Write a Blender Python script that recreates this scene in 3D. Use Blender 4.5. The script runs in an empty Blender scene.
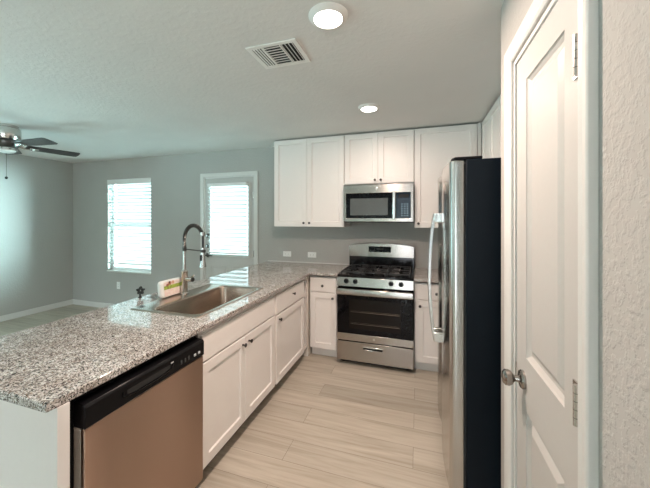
import bpy, bmesh, math, random
from mathutils import Vector, Matrix
random.seed(7)
PI = math.pi
SC = bpy.context.scene
COL = SC.collection

# ------------------------------------------------------------------ camera
cam_d = bpy.data.cameras.new('camera')
cam_d.sensor_fit = 'HORIZONTAL'; cam_d.sensor_width = 36.0
cam_d.lens = 301.96 / 650 * 36.0
cam_d.shift_x = 0.00655; cam_d.shift_y = -0.0393
cam_d.clip_start = 0.02
cam = bpy.data.objects.new('camera', cam_d); COL.objects.link(cam)
cam.location = (0.8004, -3.678, 1.4902)
cam.rotation_euler = (PI/2, 0, 0.3129)
SC.camera = cam

# ------------------------------------------------------------------ world, daylight, exposure
SC.view_settings.view_transform = 'Standard'
SC.view_settings.look = 'None'
SC.view_settings.exposure = 0.14
SC.view_settings.gamma = 1.0
SC.view_settings.use_curve_mapping = False
world = bpy.data.worlds.new('sky'); SC.world = world
world.use_nodes = True
bg = world.node_tree.nodes['Background']
# daylight by elevation: bright sky, a dimmer band of fences and houses at the horizon, sunlit ground
_wn = world.node_tree
_tc = _wn.nodes.new('ShaderNodeTexCoord'); _sp = _wn.nodes.new('ShaderNodeSeparateXYZ')
_mr = _wn.nodes.new('ShaderNodeMapRange'); _rp = _wn.nodes.new('ShaderNodeValToRGB')
_mr.inputs['From Min'].default_value = -1.0; _mr.inputs['From Max'].default_value = 1.0
_wn.links.new(_tc.outputs['Generated'], _sp.inputs[0]); _wn.links.new(_sp.outputs[2], _mr.inputs[0]); _wn.links.new(_mr.outputs[0], _rp.inputs[0])
def _ramp(stops):
    r = _rp if not _rp.inputs[0].is_linked or r_used[0] == 0 else _wn.nodes.new('ShaderNodeValToRGB')
    r_used[0] += 1
    _wn.links.new(_mr.outputs[0], r.inputs[0])
    cr = r.color_ramp
    while len(cr.elements) < len(stops): cr.elements.new(0.5)
    for e, (p, c) in zip(cr.elements, stops): e.position = p; e.color = (*c, 1)
    return r
r_used = [0]
def _c(k, t=(0.66, 0.95, 1.0)): return tuple(min(1.0, k*v) for v in t)
_k = (0.90, 0.93, 1.0)
_open = _ramp([(0.0, _c(.80, _k)), (0.38, _c(.82, _k)), (0.455, _c(.16, _k)), (0.545, _c(.13, _k)), (0.62, _c(1.0, _k)), (1.0, _c(.95, _k))])
_yard = _ramp([(0.0, _c(.055)), (0.36, _c(.05)), (0.45, _c(.10, (0.9, 0.99, 1.0))), (0.545, _c(.10, (0.9, 0.99, 1.0))), (0.66, _c(.15)), (1.0, _c(.17))])
def _math(op, a, b=None, clamp=False):
    n = _wn.nodes.new('ShaderNodeMath'); n.operation = op; n.use_clamp = clamp
    for k, q in enumerate((a, b)):
        if q is None: continue
        if isinstance(q, (int, float)): n.inputs[k].default_value = q
        else: _wn.links.new(q, n.inputs[k])
    return n.outputs[0]
_side = _math('MULTIPLY_ADD', _sp.outputs[1], 5.0, True); _wn.nodes[-1].inputs[2].default_value = 0.5
_mx = _wn.nodes.new('ShaderNodeMix'); _mx.data_type = 'RGBA'
_wn.links.new(_side, _mx.inputs[0]); _wn.links.new(_open.outputs[0], _mx.inputs[6]); _wn.links.new(_yard.outputs[0], _mx.inputs[7])
# added bright ground on the left side, throws light up onto the ceiling
_left_fill = _ramp([(0.0, _c(.62, (0.58, 0.95, 1.0))), (0.40, _c(.62, (0.58, 0.95, 1.0))), (0.47, _c(.08)), (0.53, _c(.05)), (0.66, _c(.05)), (1.0, _c(.05))])
_l1 = _math('MULTIPLY', _math('SUBTRACT', _math('MULTIPLY', _sp.outputs[0], -1.0), 0.40), 5.0, True)
_l2 = _math('MULTIPLY', _math('SUBTRACT', 0.30, _sp.outputs[1]), 6.0, True)
_mx0 = _wn.nodes.new('ShaderNodeMix'); _mx0.data_type = 'RGBA'
_wn.links.new(_math('MULTIPLY', _l1, _l2), _mx0.inputs[0]); _wn.links.new(_mx.outputs[2], _mx0.inputs[6]); _wn.links.new(_left_fill.outputs[0], _mx0.inputs[7])
_mx = _mx0
# added bright lobe low in the sky, lights the left wall
_dt = _wn.nodes.new('ShaderNodeVectorMath'); _dt.operation = 'DOT_PRODUCT'
_wn.links.new(_tc.outputs['Generated'], _dt.inputs[0]); _dt.inputs[1].default_value = (0.82, 0.57, 0.05)
_lo = _math('MULTIPLY_ADD', _dt.outputs['Value'], 3.2, True); _wn.nodes[-1].inputs[2].default_value = -1.7
_zm = _math('SUBTRACT', 1.0, _math('MULTIPLY', _math('SUBTRACT', _math('ABSOLUTE', _sp.outputs[2]), 0.18), 6.0, True), True)
_lo = _math('MULTIPLY', _lo, _zm)
_mx2 = _wn.nodes.new('ShaderNodeMix'); _mx2.data_type = 'RGBA'
_wn.links.new(_lo, _mx2.inputs[0]); _wn.links.new(_mx.outputs[2], _mx2.inputs[6]); _mx2.inputs[7].default_value = (3.3, 4.6, 4.8, 1)
_wn.links.new(_mx2.outputs[2], bg.inputs['Color'])
bg.inputs['Strength'].default_value = 25.0
SC.cycles.use_denoising = True
SC.cycles.max_bounces = 12
SC.cycles.diffuse_bounces = 7
SC.cycles.glossy_bounces = 6
SC.cycles.transparent_max_bounces = 16
SC.cycles.sample_clamp_indirect = 8.0
DOWNLIGHT_COL = (1.0, 0.79, 0.68)

def portal(loc, rot, sx, sy):
    l = bpy.data.lights.new('daylight_portal', 'AREA')
    l.shape = 'RECTANGLE'; l.size = sx; l.size_y = sy
    l.cycles.is_portal = True
    o = bpy.data.objects.new('daylight_portal', l); COL.objects.link(o)
    o.location = loc; o.rotation_euler = rot

# main dimensions (metres; kitchen back wall is y = 0, room towards -y)
ZC = 2.454                       # ceiling
XL, XR, YB = -4.93, 1.745, -7.4  # left wall, kitchen right wall, wall behind the camera
XP, YP = 1.16, -2.11             # pantry wall plane and its far corner
WT = 0.14

# ------------------------------------------------------------------ materials
def new_mat(name):
    m = bpy.data.materials.new(name); m.use_nodes = True
    nt = m.node_tree
    return m, nt, nt.nodes['Principled BSDF']
def N(nt, typ, **kw):
    n = nt.nodes.new(typ)
    for k, v in kw.items():
        if k in n.inputs: n.inputs[k].default_value = v
        else: setattr(n, k, v)
    return n
def ramp(nt, stops, interp='LINEAR'):
    r = nt.nodes.new('ShaderNodeValToRGB'); cr = r.color_ramp; cr.interpolation = interp
    while len(cr.elements) < len(stops): cr.elements.new(0.5)
    for e, (p, c) in zip(cr.elements, stops):
        e.position = p; e.color = (*c, 1) if len(c) == 3 else c
    return r
def coords(nt, scale=(1, 1, 1)):
    g = nt.nodes.new('ShaderNodeTexCoord'); mp = nt.nodes.new('ShaderNodeMapping')
    mp.inputs['Scale'].default_value = scale
    nt.links.new(g.outputs['Object'], mp.inputs['Vector'])
    return mp.outputs['Vector']
def simple(name, col, rough=0.5, metal=0.0, spec=0.5, var=0.03, bump=0.0, bscale=60, coat=0.0):
    """plain paint / plastic / metal with a slight procedural variation"""
    m, nt, b = new_mat(name)
    v = coords(nt)
    n = N(nt, 'ShaderNodeTexNoise', Scale=bscale, Detail=4.0)
    nt.links.new(v, n.inputs['Vector'])
    r = ramp(nt, [(0.3, tuple(c*(1-var) for c in col)), (0.7, tuple(min(1, c*(1+var)) for c in col))])
    nt.links.new(n.outputs['Fac'], r.inputs['Fac'])
    nt.links.new(r.outputs['Color'], b.inputs['Base Color'])
    b.inputs['Roughness'].default_value = rough
    b.inputs['Metallic'].default_value = metal
    b.inputs['Specular IOR Level'].default_value = spec
    b.inputs['Coat Weight'].default_value = coat
    if bump:
        bp = N(nt, 'ShaderNodeBump', Strength=bump, Distance=0.002)
        nt.links.new(n.outputs['Fac'], bp.inputs['Height'])
        nt.links.new(bp.outputs['Normal'], b.inputs['Normal'])
    return m
ROT = 0.25
def steel(name, col=(0.40, 0.365, 0.335), rough=0.20, axis='x', var=0.02, aniso=0.75):
    m, nt, b = new_mat(name)
    sc = {'x': (2, 300, 300), 'y': (300, 2, 300), 'z': (300, 300, 2)}[axis]
    v = coords(nt, sc)
    n = N(nt, 'ShaderNodeTexNoise', Scale=1.0, Detail=3.0)
    nt.links.new(v, n.inputs['Vector'])
    r = ramp(nt, [(0.3, tuple(c*(1-var) for c in col)), (0.7, tuple(c*(1+var) for c in col))])
    nt.links.new(n.outputs['Fac'], r.inputs['Fac'])
    nt.links.new(r.outputs['Color'], b.inputs['Base Color'])
    rr = ramp(nt, [(0.2, (rough*(1-3*var),)*3), (0.8, (rough*(1+3*var),)*3)])
    nt.links.new(n.outputs['Fac'], rr.inputs['Fac'])
    nt.links.new(rr.outputs['Color'], b.inputs['Roughness'])
    b.inputs['Metallic'].default_value = 1.0
    b.inputs['Anisotropic'].default_value = aniso; b.inputs['Anisotropic Rotation'].default_value = ROT
    tg = N(nt, 'ShaderNodeTangent', direction_type='RADIAL', axis='Z'); nt.links.new(tg.outputs[0], b.inputs['Tangent'])
    return m
def wall_mat(name, col, strength=0.25, scale=55, dist=0.004, rough=0.85):
    m, nt, b = new_mat(name)
    v = coords(nt)
    n1 = N(nt, 'ShaderNodeTexNoise', Scale=float(scale), Detail=3.0, Roughness=0.55)
    nt.links.new(v, n1.inputs['Vector'])
    r1 = ramp(nt, [(0.46, (0, 0, 0)), (0.60, (1, 1, 1))])
    nt.links.new(n1.outputs['Fac'], r1.inputs['Fac'])
    bp = N(nt, 'ShaderNodeBump', Strength=strength, Distance=dist)
    nt.links.new(r1.outputs['Color'], bp.inputs['Height'])
    nt.links.new(bp.outputs['Normal'], b.inputs['Normal'])
    n2 = N(nt, 'ShaderNodeTexNoise', Scale=2.5, Detail=2.0)
    nt.links.new(v, n2.inputs['Vector'])
    r2 = ramp(nt, [(0.3, tuple(c*0.98 for c in col)), (0.7, tuple(c*1.02 for c in col))])
    nt.links.new(n2.outputs['Fac'], r2.inputs['Fac'])
    nt.links.new(r2.outputs['Color'], b.inputs['Base Color'])
    b.inputs['Roughness'].default_value = rough
    b.inputs['Specular IOR Level'].default_value = 0.25
    return m

M = {}
M['wall'] = wall_mat('wall_paint', (0.43, 0.418, 0.395))
M['ceiling'] = wall_mat('ceiling_paint', (0.72, 0.70, 0.675), 0.15, 38, 0.004)
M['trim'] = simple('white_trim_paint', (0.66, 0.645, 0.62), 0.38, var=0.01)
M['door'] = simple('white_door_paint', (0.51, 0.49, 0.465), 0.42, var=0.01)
M['cabinet'] = simple('white_cabinet_paint', (0.80, 0.76, 0.73), 0.38, var=0.008)
M['cabinet_in'] = simple('cabinet_interior', (0.70, 0.66, 0.60), 0.6)
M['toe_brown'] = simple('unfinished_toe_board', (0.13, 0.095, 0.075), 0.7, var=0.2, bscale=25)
M['steel'] = steel('brushed_steel', axis='x')
M['steel_v'] = steel('brushed_steel_upright', (0.56, 0.54, 0.52), 0.20, 'z')
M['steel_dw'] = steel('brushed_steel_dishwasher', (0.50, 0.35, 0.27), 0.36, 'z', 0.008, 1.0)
M['chrome'] = simple('satin_nickel', (0.62, 0.60, 0.57), 0.22, 1.0)
M['nickel_dark'] = simple('aged_nickel', (0.36, 0.335, 0.31), 0.20, 1.0)
M['bright_steel'] = simple('polished_steel', (0.75, 0.75, 0.74), 0.18, 1.0)
M['sink'] = steel('sink_steel', (0.46, 0.38, 0.32), 0.25, 'y', 0.03)  # warm reflections put into the steel colour
M['black'] = simple('black_plastic', (0.005, 0.005, 0.006), 0.28, spec=0.18)
M['black_gloss'] = simple('black_glass', (0.004, 0.004, 0.005), 0.06, spec=0.16)
M['black_enamel'] = simple('black_enamel', (0.005, 0.005, 0.006), 0.12, spec=0.35)
M['iron'] = simple('cast_iron', (0.02, 0.02, 0.021), 0.45, bump=0.3, bscale=150)
M['fridge_side'] = simple('fridge_black_side', (0.005, 0.009, 0.014), 0.36, spec=0.12, bump=0.1, bscale=250)  # bluish daylight reflection put into the black base colour
M['mw_window'] = simple('microwave_window_mesh', (0.085, 0.09, 0.09), 0.12)
M['oven_window'] = simple('oven_window_glass', (0.010, 0.008, 0.007), 0.07, spec=0.16)
M['rack'] = simple('oven_rack_wire', (0.10, 0.085, 0.07), 0.35, 1.0)
M['knob_dark'] = simple('dark_nickel_knob', (0.10, 0.095, 0.09), 0.3, 0.9)
M['rubber'] = simple('black_rubber', (0.012, 0.012, 0.012), 0.55)
M['plastic'] = simple('white_plastic', (0.82, 0.82, 0.80), 0.35, var=0.01)
M['dark_slot'] = simple('dark_cavity', (0.015, 0.015, 0.015), 0.8)
M['panel_sheen'] = simple('black_glass_blue_sheen', (0.006, 0.016, 0.028), 0.08, spec=0.3)  # blue daylight reflection put into the colour of the black glass
M['grey_print'] = simple('pale_grey_print', (0.55, 0.57, 0.58), 0.5)
M['blue_print'] = simple('pale_blue_print', (0.22, 0.36, 0.46), 0.5)
M['blade'] = simple('dark_walnut_blade', (0.035, 0.030, 0.028), 0.35, var=0.3, bscale=18)
M['vent'] = simple('white_vent_enamel', (0.82, 0.80, 0.77), 0.4, var=0.01)
M['door_edge'] = simple('grey_painted_steel_edge', (0.50, 0.47, 0.43), 0.45)
M['gasket'] = simple('grey_gasket', (0.05, 0.05, 0.05), 0.7)

def granite():
    m, nt, b = new_mat('speckled_granite')
    v = coords(nt)
    vo = N(nt, 'ShaderNodeTexVoronoi', Scale=230.0, Randomness=1.0)
    nz = N(nt, 'ShaderNodeTexNoise', Scale=70.0, Detail=3.0)
    nt.links.new(v, nz.inputs['Vector'])
    mixv = nt.nodes.new('ShaderNodeMix'); mixv.data_type = 'VECTOR'
    mixv.inputs['Factor'].default_value = 0.012
    nt.links.new(v, mixv.inputs[4]); nt.links.new(nz.outputs['Color'], mixv.inputs[5])
    nt.links.new(mixv.outputs[1], vo.inputs['Vector'])
    sep = nt.nodes.new('ShaderNodeSeparateColor')
    nt.links.new(vo.outputs['Color'], sep.inputs['Color'])
    r = ramp(nt, [(0.0, (0.035, 0.033, 0.033)), (0.13, (0.17, 0.155, 0.145)), (0.26, (0.31, 0.285, 0.265)),
                  (0.42, (0.48, 0.45, 0.425)), (0.60, (0.62, 0.595, 0.57)), (0.80, (0.78, 0.77, 0.755)),
                  (0.95, (0.30, 0.22, 0.17))], 'CONSTANT')
    nt.links.new(sep.outputs['Red'], r.inputs['Fac'])
    # larger drifting grain so that the speckle clumps
    n2 = N(nt, 'ShaderNodeTexNoise', Scale=16.0, Detail=4.0, Roughness=0.6)
    nt.links.new(v, n2.inputs['Vector'])
    r2 = ramp(nt, [(0.35, (0.74, 0.70, 0.67)), (0.65, (1.0, 1.0, 1.0))])
    nt.links.new(n2.outputs['Fac'], r2.inputs['Fac'])
    mx = nt.nodes.new('ShaderNodeMix'); mx.data_type = 'RGBA'; mx.blend_type = 'MULTIPLY'
    mx.inputs['Factor'].default_value = 1.0
    nt.links.new(r.outputs['Color'], mx.inputs[6]); nt.links.new(r2.outputs['Color'], mx.inputs[7])
    nt.links.new(mx.outputs[2], b.inputs['Base Color'])
    b.inputs['Roughness'].default_value = 0.035
    b.inputs['Specular IOR Level'].default_value = 0.7
    return m
M['granite'] = granite()

def plank_floor():
    m, nt, b = new_mat('oak_plank_floor')
    v = coords(nt)
    br = N(nt, 'ShaderNodeTexBrick', Scale=1.0)
    br.offset = 0.37; br.offset_frequency = 2
    br.inputs['Brick Width'].default_value = 1.22; br.inputs['Row Height'].default_value = 0.18
    br.inputs['Mortar Size'].default_value = 0.0012; br.inputs['Mortar Smooth'].default_value = 0.3
    br.inputs['Bias'].default_value = 0.0
    br.inputs['Color1'].default_value = (0.0, 0.0, 0.0, 1); br.inputs['Color2'].default_value = (1, 1, 1, 1)
    br.inputs['Mortar'].default_value = (0.5, 0.5, 0.5, 1)
    nt.links.new(v, br.inputs['Vector'])
    # grain runs with the planks (x); each plank shifts the grain
    sep = nt.nodes.new('ShaderNodeSeparateXYZ'); nt.links.new(v, sep.inputs[0])
    ad = N(nt, 'ShaderNodeMath', operation='MULTIPLY_ADD'); ad.inputs[1].default_value = 7.0
    sc = nt.nodes.new('ShaderNodeSeparateColor'); nt.links.new(br.outputs['Color'], sc.inputs[0])
    nt.links.new(sc.outputs[0], ad.inputs[0]); nt.links.new(sep.outputs[0], ad.inputs[2])
    cmb = nt.nodes.new('ShaderNodeCombineXYZ')
    nt.links.new(ad.outputs[0], cmb.inputs[0]); nt.links.new(sep.outputs[1], cmb.inputs[1]); nt.links.new(sc.outputs[0], cmb.inputs[2])
    mp = N(nt, 'ShaderNodeMapping'); mp.inputs['Scale'].default_value = (1.6, 26, 3)
    nt.links.new(cmb.outputs[0], mp.inputs[0])
    g = N(nt, 'ShaderNodeTexNoise', Scale=1.0, Detail=6.0, Roughness=0.62, Distortion=0.6)
    nt.links.new(mp.outputs[0], g.inputs['Vector'])
    rg = ramp(nt, [(0.22, (0.325, 0.283, 0.222)), (0.5, (0.45, 0.405, 0.335)), (0.78, (0.55, 0.51, 0.435))])
    nt.links.new(g.outputs['Fac'], rg.inputs['Fac'])
    rt = ramp(nt, [(0.0, (0.84, 0.83, 0.82)), (1.0, (1.06, 1.05, 1.05))])
    nt.links.new(br.outputs['Color'], rt.inputs['Fac'])
    mx = nt.nodes.new('ShaderNodeMix'); mx.data_type = 'RGBA'; mx.blend_type = 'MULTIPLY'; mx.inputs['Factor'].default_value = 1
    nt.links.new(rg.outputs[0], mx.inputs[6]); nt.links.new(rt.outputs[0], mx.inputs[7])
    mx2 = nt.nodes.new('ShaderNodeMix'); mx2.data_type = 'RGBA'
    nt.links.new(br.outputs['Fac'], mx2.inputs[0]); nt.links.new(mx.outputs[2], mx2.inputs[6])
    mx2.inputs[7].default_value = (0.16, 0.13, 0.105, 1)
    nt.links.new(mx2.outputs[2], b.inputs['Base Color'])
    b.inputs['Roughness'].default_value = 0.42
    b.inputs['Specular IOR Level'].default_value = 0.4
    bp = N(nt, 'ShaderNodeBump', Strength=0.08, Distance=0.001)
    nt.links.new(g.outputs['Fac'], bp.inputs['Height']); nt.links.new(bp.outputs[0], b.inputs['Normal'])
    return m
M['floor'] = plank_floor()

def pane_mat(name='window_glass', tint=(0.93, 0.97, 0.96)):
    m, nt, b = new_mat(name)
    nt.nodes.remove(b)
    out = nt.nodes['Material Output']
    t = nt.nodes.new('ShaderNodeBsdfTransparent'); g = nt.nodes.new('ShaderNodeBsdfGlossy')
    g.inputs['Roughness'].default_value = 0.02
    t.inputs['Color'].default_value = (*tint, 1)
    mx = nt.nodes.new('ShaderNodeMixShader')
    lw = nt.nodes.new('ShaderNodeLayerWeight'); lw.inputs['Blend'].default_value = 0.15
    nt.links.new(lw.outputs['Fresnel'], mx.inputs[0]); nt.links.new(t.outputs[0], mx.inputs[1]); nt.links.new(g.outputs[0], mx.inputs[2])
    nt.links.new(mx.outputs[0], out.inputs[0])
    return m
M['pane'] = pane_mat()
M['tinted_pane'] = pane_mat('tinted_glass', (0.88, 0.94, 0.94))  # slight tint added to dim the daylight behind the blinds
def slat_mat():
    m, nt, b = new_mat('blind_slat')
    out = nt.nodes['Material Output']
    b.inputs['Base Color'].default_value = (0.82, 0.83, 0.82, 1); b.inputs['Roughness'].default_value = 0.5
    v = coords(nt); n = N(nt, 'ShaderNodeTexNoise', Scale=8.0); nt.links.new(v, n.inputs['Vector'])
    r = ramp(nt, [(0.3, (0.80, 0.81, 0.80)), (0.7, (0.84, 0.85, 0.84))]); nt.links.new(n.outputs['Fac'], r.inputs['Fac'])
    nt.links.new(r.outputs[0], b.inputs['Base Color'])
    t = nt.nodes.new('ShaderNodeBsdfTranslucent'); t.inputs['Color'].default_value = (0.80, 0.84, 0.84, 1)
    mx = nt.nodes.new('ShaderNodeMixShader'); mx.inputs[0].default_value = 0.10
    nt.links.new(b.outputs[0], mx.inputs[1]); nt.links.new(t.outputs[0], mx.inputs[2]); nt.links.new(mx.outputs[0], out.inputs[0])
    return m
M['slat'] = slat_mat()
def emit_mat(name, col, s):
    m, nt, b = new_mat(name)
    b.inputs['Base Color'].default_value = (0.85, 0.85, 0.83, 1)
    b.inputs['Emission Color'].default_value = (*col, 1); b.inputs['Emission Strength'].default_value = s
    return m
M['lens'] = emit_mat('lit_lens', (1.0, 0.93, 0.84), 9.0)
M['bowl'] = simple('frosted_glass_bowl', (0.80, 0.80, 0.77), 0.35)
M['display'] = emit_mat('range_display', (0.35, 0.45, 0.5), 0.0)

def label_print():
    """printed front of the packet: pink ground, brown and red fruit blot, green band"""
    m, nt, b = new_mat('packet_print')
    v = coords(nt)
    sep = nt.nodes.new('ShaderNodeSeparateXYZ'); nt.links.new(v, sep.inputs[0])
    def mathn(op, a, bb=None, clamp=False):
        n = nt.nodes.new('ShaderNodeMath'); n.operation = op; n.use_clamp = clamp
        for i, q in enumerate((a, bb)):
            if q is None: continue
            if isinstance(q, (int, float)): n.inputs[i].default_value = q
            else: nt.links.new(q, n.inputs[i])
        return n.outputs[0]
    x, z = sep.outputs[0], sep.outputs[2]
    nz = N(nt, 'ShaderNodeTexNoise', Scale=60.0, Detail=3.0); nt.links.new(v, nz.inputs['Vector'])
    base = ramp(nt, [(0.35, (0.80, 0.62, 0.58)), (0.6, (0.85, 0.76, 0.70)), (0.75, (0.84, 0.80, 0.62))]); nt.links.new(nz.outputs['Fac'], base.inputs[0])
    band = mathn('MULTIPLY', mathn('GREATER_THAN', z, 0.058), mathn('LESS_THAN', z, 0.084))
    gcol = ramp(nt, [(0.42, (0.40, 0.50, 0.09)), (0.62, (0.22, 0.30, 0.06))]); nt.links.new(nz.outputs['Fac'], gcol.inputs[0])
    def mix(fac, a, bcol):
        mx = nt.nodes.new('ShaderNodeMix'); mx.data_type = 'RGBA'; nt.links.new(fac, mx.inputs[0])
        nt.links.new(a, mx.inputs[6])
        if isinstance(bcol, tuple): mx.inputs[7].default_value = (*bcol, 1)
        else: nt.links.new(bcol, mx.inputs[7])
        return mx.outputs[2]
    c = mix(band, base.outputs[0], gcol.outputs[0])
    def blob(cx, cz, rx, rz):
        dx = mathn('DIVIDE', mathn('SUBTRACT', x, cx), rx); dz = mathn('DIVIDE', mathn('SUBTRACT', z, cz), rz)
        return mathn('LESS_THAN', mathn('ADD', mathn('MULTIPLY', dx, dx), mathn('MULTIPLY', dz, dz)), 1.0)
    c = mix(blob(-0.028, 0.098, 0.016, 0.014), c, (0.45, 0.20, 0.14))
    c = mix(blob(-0.050, 0.088, 0.012, 0.010), c, (0.35, 0.13, 0.10))
    c = mix(blob(-0.030, 0.106, 0.006, 0.012), c, (0.06, 0.03, 0.03))
    c = mix(blob(0.002, 0.100, 0.012, 0.012), c, (0.60, 0.36, 0.25))
    nt.links.new(c, b.inputs['Base Color']); b.inputs['Roughness'].default_value = 0.35
    return m
M['packet_print'] = label_print()

# ------------------------------------------------------------------ mesh builder
class MB:
    def __init__(s): s.v = []; s.f = []
    def add(s, vs, fs):
        o = len(s.v); s.v += [tuple(p) for p in vs]; s.f += [tuple(i+o for i in q) for q in fs]; return s
    def box(s, x0, x1, y0, y1, z0, z1):
        x0, x1 = sorted((x0, x1)); y0, y1 = sorted((y0, y1)); z0, z1 = sorted((z0, z1))
        return s.add([(x0,y0,z0),(x1,y0,z0),(x1,y1,z0),(x0,y1,z0),(x0,y0,z1),(x1,y0,z1),(x1,y1,z1),(x0,y1,z1)],
                     [(0,3,2,1),(4,5,6,7),(0,1,5,4),(1,2,6,5),(2,3,7,6),(3,0,4,7)])
    def tube(s, pts, r, n=10, cap=True):
        pts = [Vector(p) for p in pts]; rs = r if isinstance(r, (list, tuple)) else [r]*len(pts)
        vs = []; fs = []; prev = None
        for i, p in enumerate(pts):
            t = (pts[min(i+1, len(pts)-1)] - pts[max(i-1, 0)]).normalized()
            if prev is None:
                a = Vector((0, 0, 1)) if abs(t.z) < .9 else Vector((1, 0, 0))
                u = t.cross(a).normalized()
            else:
                u = (prev - t*prev.dot(t))
                u = u.normalized() if u.length > 1e-6 else t.cross(Vector((0,0,1))).normalized()
            w = t.cross(u); prev = u
            for k in range(n):
                a = 2*PI*k/n; vs.append(p + (u*math.cos(a)+w*math.sin(a))*rs[i])
        for i in range(len(pts)-1):
            for k in range(n):
                k2 = (k+1) % n; fs.append((i*n+k, i*n+k2, (i+1)*n+k2, (i+1)*n+k))
        if cap:
            fs.append(tuple(range(n-1, -1, -1))); o = (len(pts)-1)*n; fs.append(tuple(o+k for k in range(n)))
        return s.add(vs, fs)
    def lathe(s, prof, c=(0,0,0), axis='z', n=24, cap=True):
        """prof: list of (r, h) along axis from centre c"""
        vs = []; fs = []
        for r, h in prof:
            for k in range(n):
                a = 2*PI*k/n; q = (r*math.cos(a), r*math.sin(a))
                if axis == 'z': p = (q[0], q[1], h)
                elif axis == 'y': p = (q[0], h, -q[1])
                elif axis == 'x': p = (h, q[0], q[1])
                vs.append((p[0]+c[0], p[1]+c[1], p[2]+c[2]))
        for i in range(len(prof)-1):
            for k in range(n):
                k2 = (k+1) % n; fs.append((i*n+k, i*n+k2, (i+1)*n+k2, (i+1)*n+k))
        if cap:
            fs.append(tuple(range(n-1, -1, -1))); o = (len(prof)-1)*n; fs.append(tuple(o+k for k in range(n)))
        return s.add(vs, fs)
    def prism(s, poly, axis, a, b):
        """poly in the two remaining axes (x,y)/(y,z)/(x,z) extruded along axis from a to b"""
        def P(q, h): return {'z': (q[0], q[1], h), 'x': (h, q[0], q[1]), 'y': (q[0], h, q[1])}[axis]
        n = len(poly); vs = [P(q, a) for q in poly] + [P(q, b) for q in poly]
        fs = [tuple(range(n-1, -1, -1)), tuple(range(n, 2*n))] + [(i, (i+1) % n, n+(i+1) % n, n+i) for i in range(n)]
        return s.add(vs, fs)
    def loops(s, loops, cap0=False, cap1=True):
        n = len(loops[0]); vs = [p for l in loops for p in l]; fs = []
        for i in range(len(loops)-1):
            for k in range(n):
                k2 = (k+1) % n; fs.append((i*n+k, i*n+k2, (i+1)*n+k2, (i+1)*n+k))
        if cap0: fs.append(tuple(range(n-1, -1, -1)))
        if cap1: o = (len(loops)-1)*n; fs.append(tuple(o+k for k in range(n)))
        return s.add(vs, fs)
    def cells(s, us, vs_, mask, h0, h1, plane='xy'):
        """solid plate of grid cells (mask(u_mid, v_mid) true = filled) between h0 and h1"""
        def P(u, v, h): return {'xy': (u, v, h), 'xz': (u, h, v), 'yz': (h, u, v)}[plane]
        nu, nv = len(us)-1, len(vs_)-1
        F = [[bool(mask((us[i]+us[i+1])/2, (vs_[j]+vs_[j+1])/2)) for j in range(nv)] for i in range(nu)]
        idx = {}; V = []; Q = []
        def g(i, j, k):
            if (i, j, k) not in idx: idx[(i, j, k)] = len(V); V.append(P(us[i], vs_[j], (h0, h1)[k]))
            return idx[(i, j, k)]
        for i in range(nu):
            for j in range(nv):
                if not F[i][j]: continue
                Q.append((g(i,j,0), g(i,j+1,0), g(i+1,j+1,0), g(i+1,j,0)))
                Q.append((g(i,j,1), g(i+1,j,1), g(i+1,j+1,1), g(i,j+1,1)))
                for di, dj, e in ((-1,0,((i,j),(i,j+1))), (1,0,((i+1,j),(i+1,j+1))), (0,-1,((i,j),(i+1,j))), (0,1,((i,j+1),(i+1,j+1)))):
                    a, b = i+di, j+dj
                    if not (0 <= a < nu and 0 <= b < nv and F[a][b]):
                        (p, q), (r, t) = e
                        Q.append((g(p,q,0), g(r,t,0), g(r,t,1), g(p,q,1)))
        return s.add(V, Q)
    def build(s, name, mat, parent=None, bevel=0.0, seg=2, smooth=35, sub=0, loc=None):
        me = bpy.data.meshes.new(name)
        me.from_pydata(s.v, [], s.f); me.validate(); 
        bm = bmesh.new(); bm.from_mesh(me); bmesh.ops.recalc_face_normals(bm, faces=bm.faces); bm.to_mesh(me); bm.free()
        me.materials.append(M[mat] if isinstance(mat, str) else mat)
        if smooth:
            for p in me.polygons: p.use_smooth = True
            me.set_sharp_from_angle(angle=math.radians(smooth))
        o = bpy.data.objects.new(name, me); COL.objects.link(o)
        if parent is not None: o.parent = parent
        if loc is not None: o.location = loc
        if bevel:
            b = o.modifiers.new('bevel', 'BEVEL'); b.width = bevel; b.segments = seg; b.limit_method = 'ANGLE'; b.angle_limit = math.radians(40)
        if sub:
            q = o.modifiers.new('sub', 'SUBSURF'); q.levels = sub; q.render_levels = sub
        return o

def tag(o, label=None, cat=None, group=None, kind=None):
    if label: o['label'] = label
    if cat: o['category'] = cat
    if group: o['group'] = group
    if kind: o['kind'] = kind
    return o
def empty(name, loc, label, cat, rz=0.0, group=None, kind=None):
    o = bpy.data.objects.new(name, None); COL.objects.link(o)
    o.empty_display_size = 0.1
    o.location = loc; o.rotation_euler = (0, 0, rz)
    return tag(o, label, cat, group, kind)
def copy_tree(o, parent=None):
    c = o.copy(); COL.objects.link(c)
    if parent is not None: c.parent = parent
    for ch in list(o.children): copy_tree(ch, c)
    return c
def rrect(x0, x1, y0, y1, r, z, n=6):
    pts = []
    for cx, cy, a0 in ((x1-r, y0+r, -PI/2), (x1-r, y1-r, 0), (x0+r, y1-r, PI/2), (x0+r, y0+r, PI)):
        for k in range(n+1):
            a = a0 + PI/2*k/n; pts.append((cx+r*math.cos(a), cy+r*math.sin(a), z))
    return pts

# ------------------------------------------------------------------ room shell
def struct(o, label, cat='structure'): return tag(o, label, cat, kind='structure')
WIN = (-4.10, -3.18, 0.63, 2.13)            # window opening in the back wall
DOR = (-2.185, -1.345, 0.0, 2.09)           # exterior door opening
BW2 = (-4.4, -3.2, 0.75, 2.2); BW3 = (0.10, 0.72, 0.30, 2.05)   # unseen windows behind the camera, added for daylight

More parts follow.
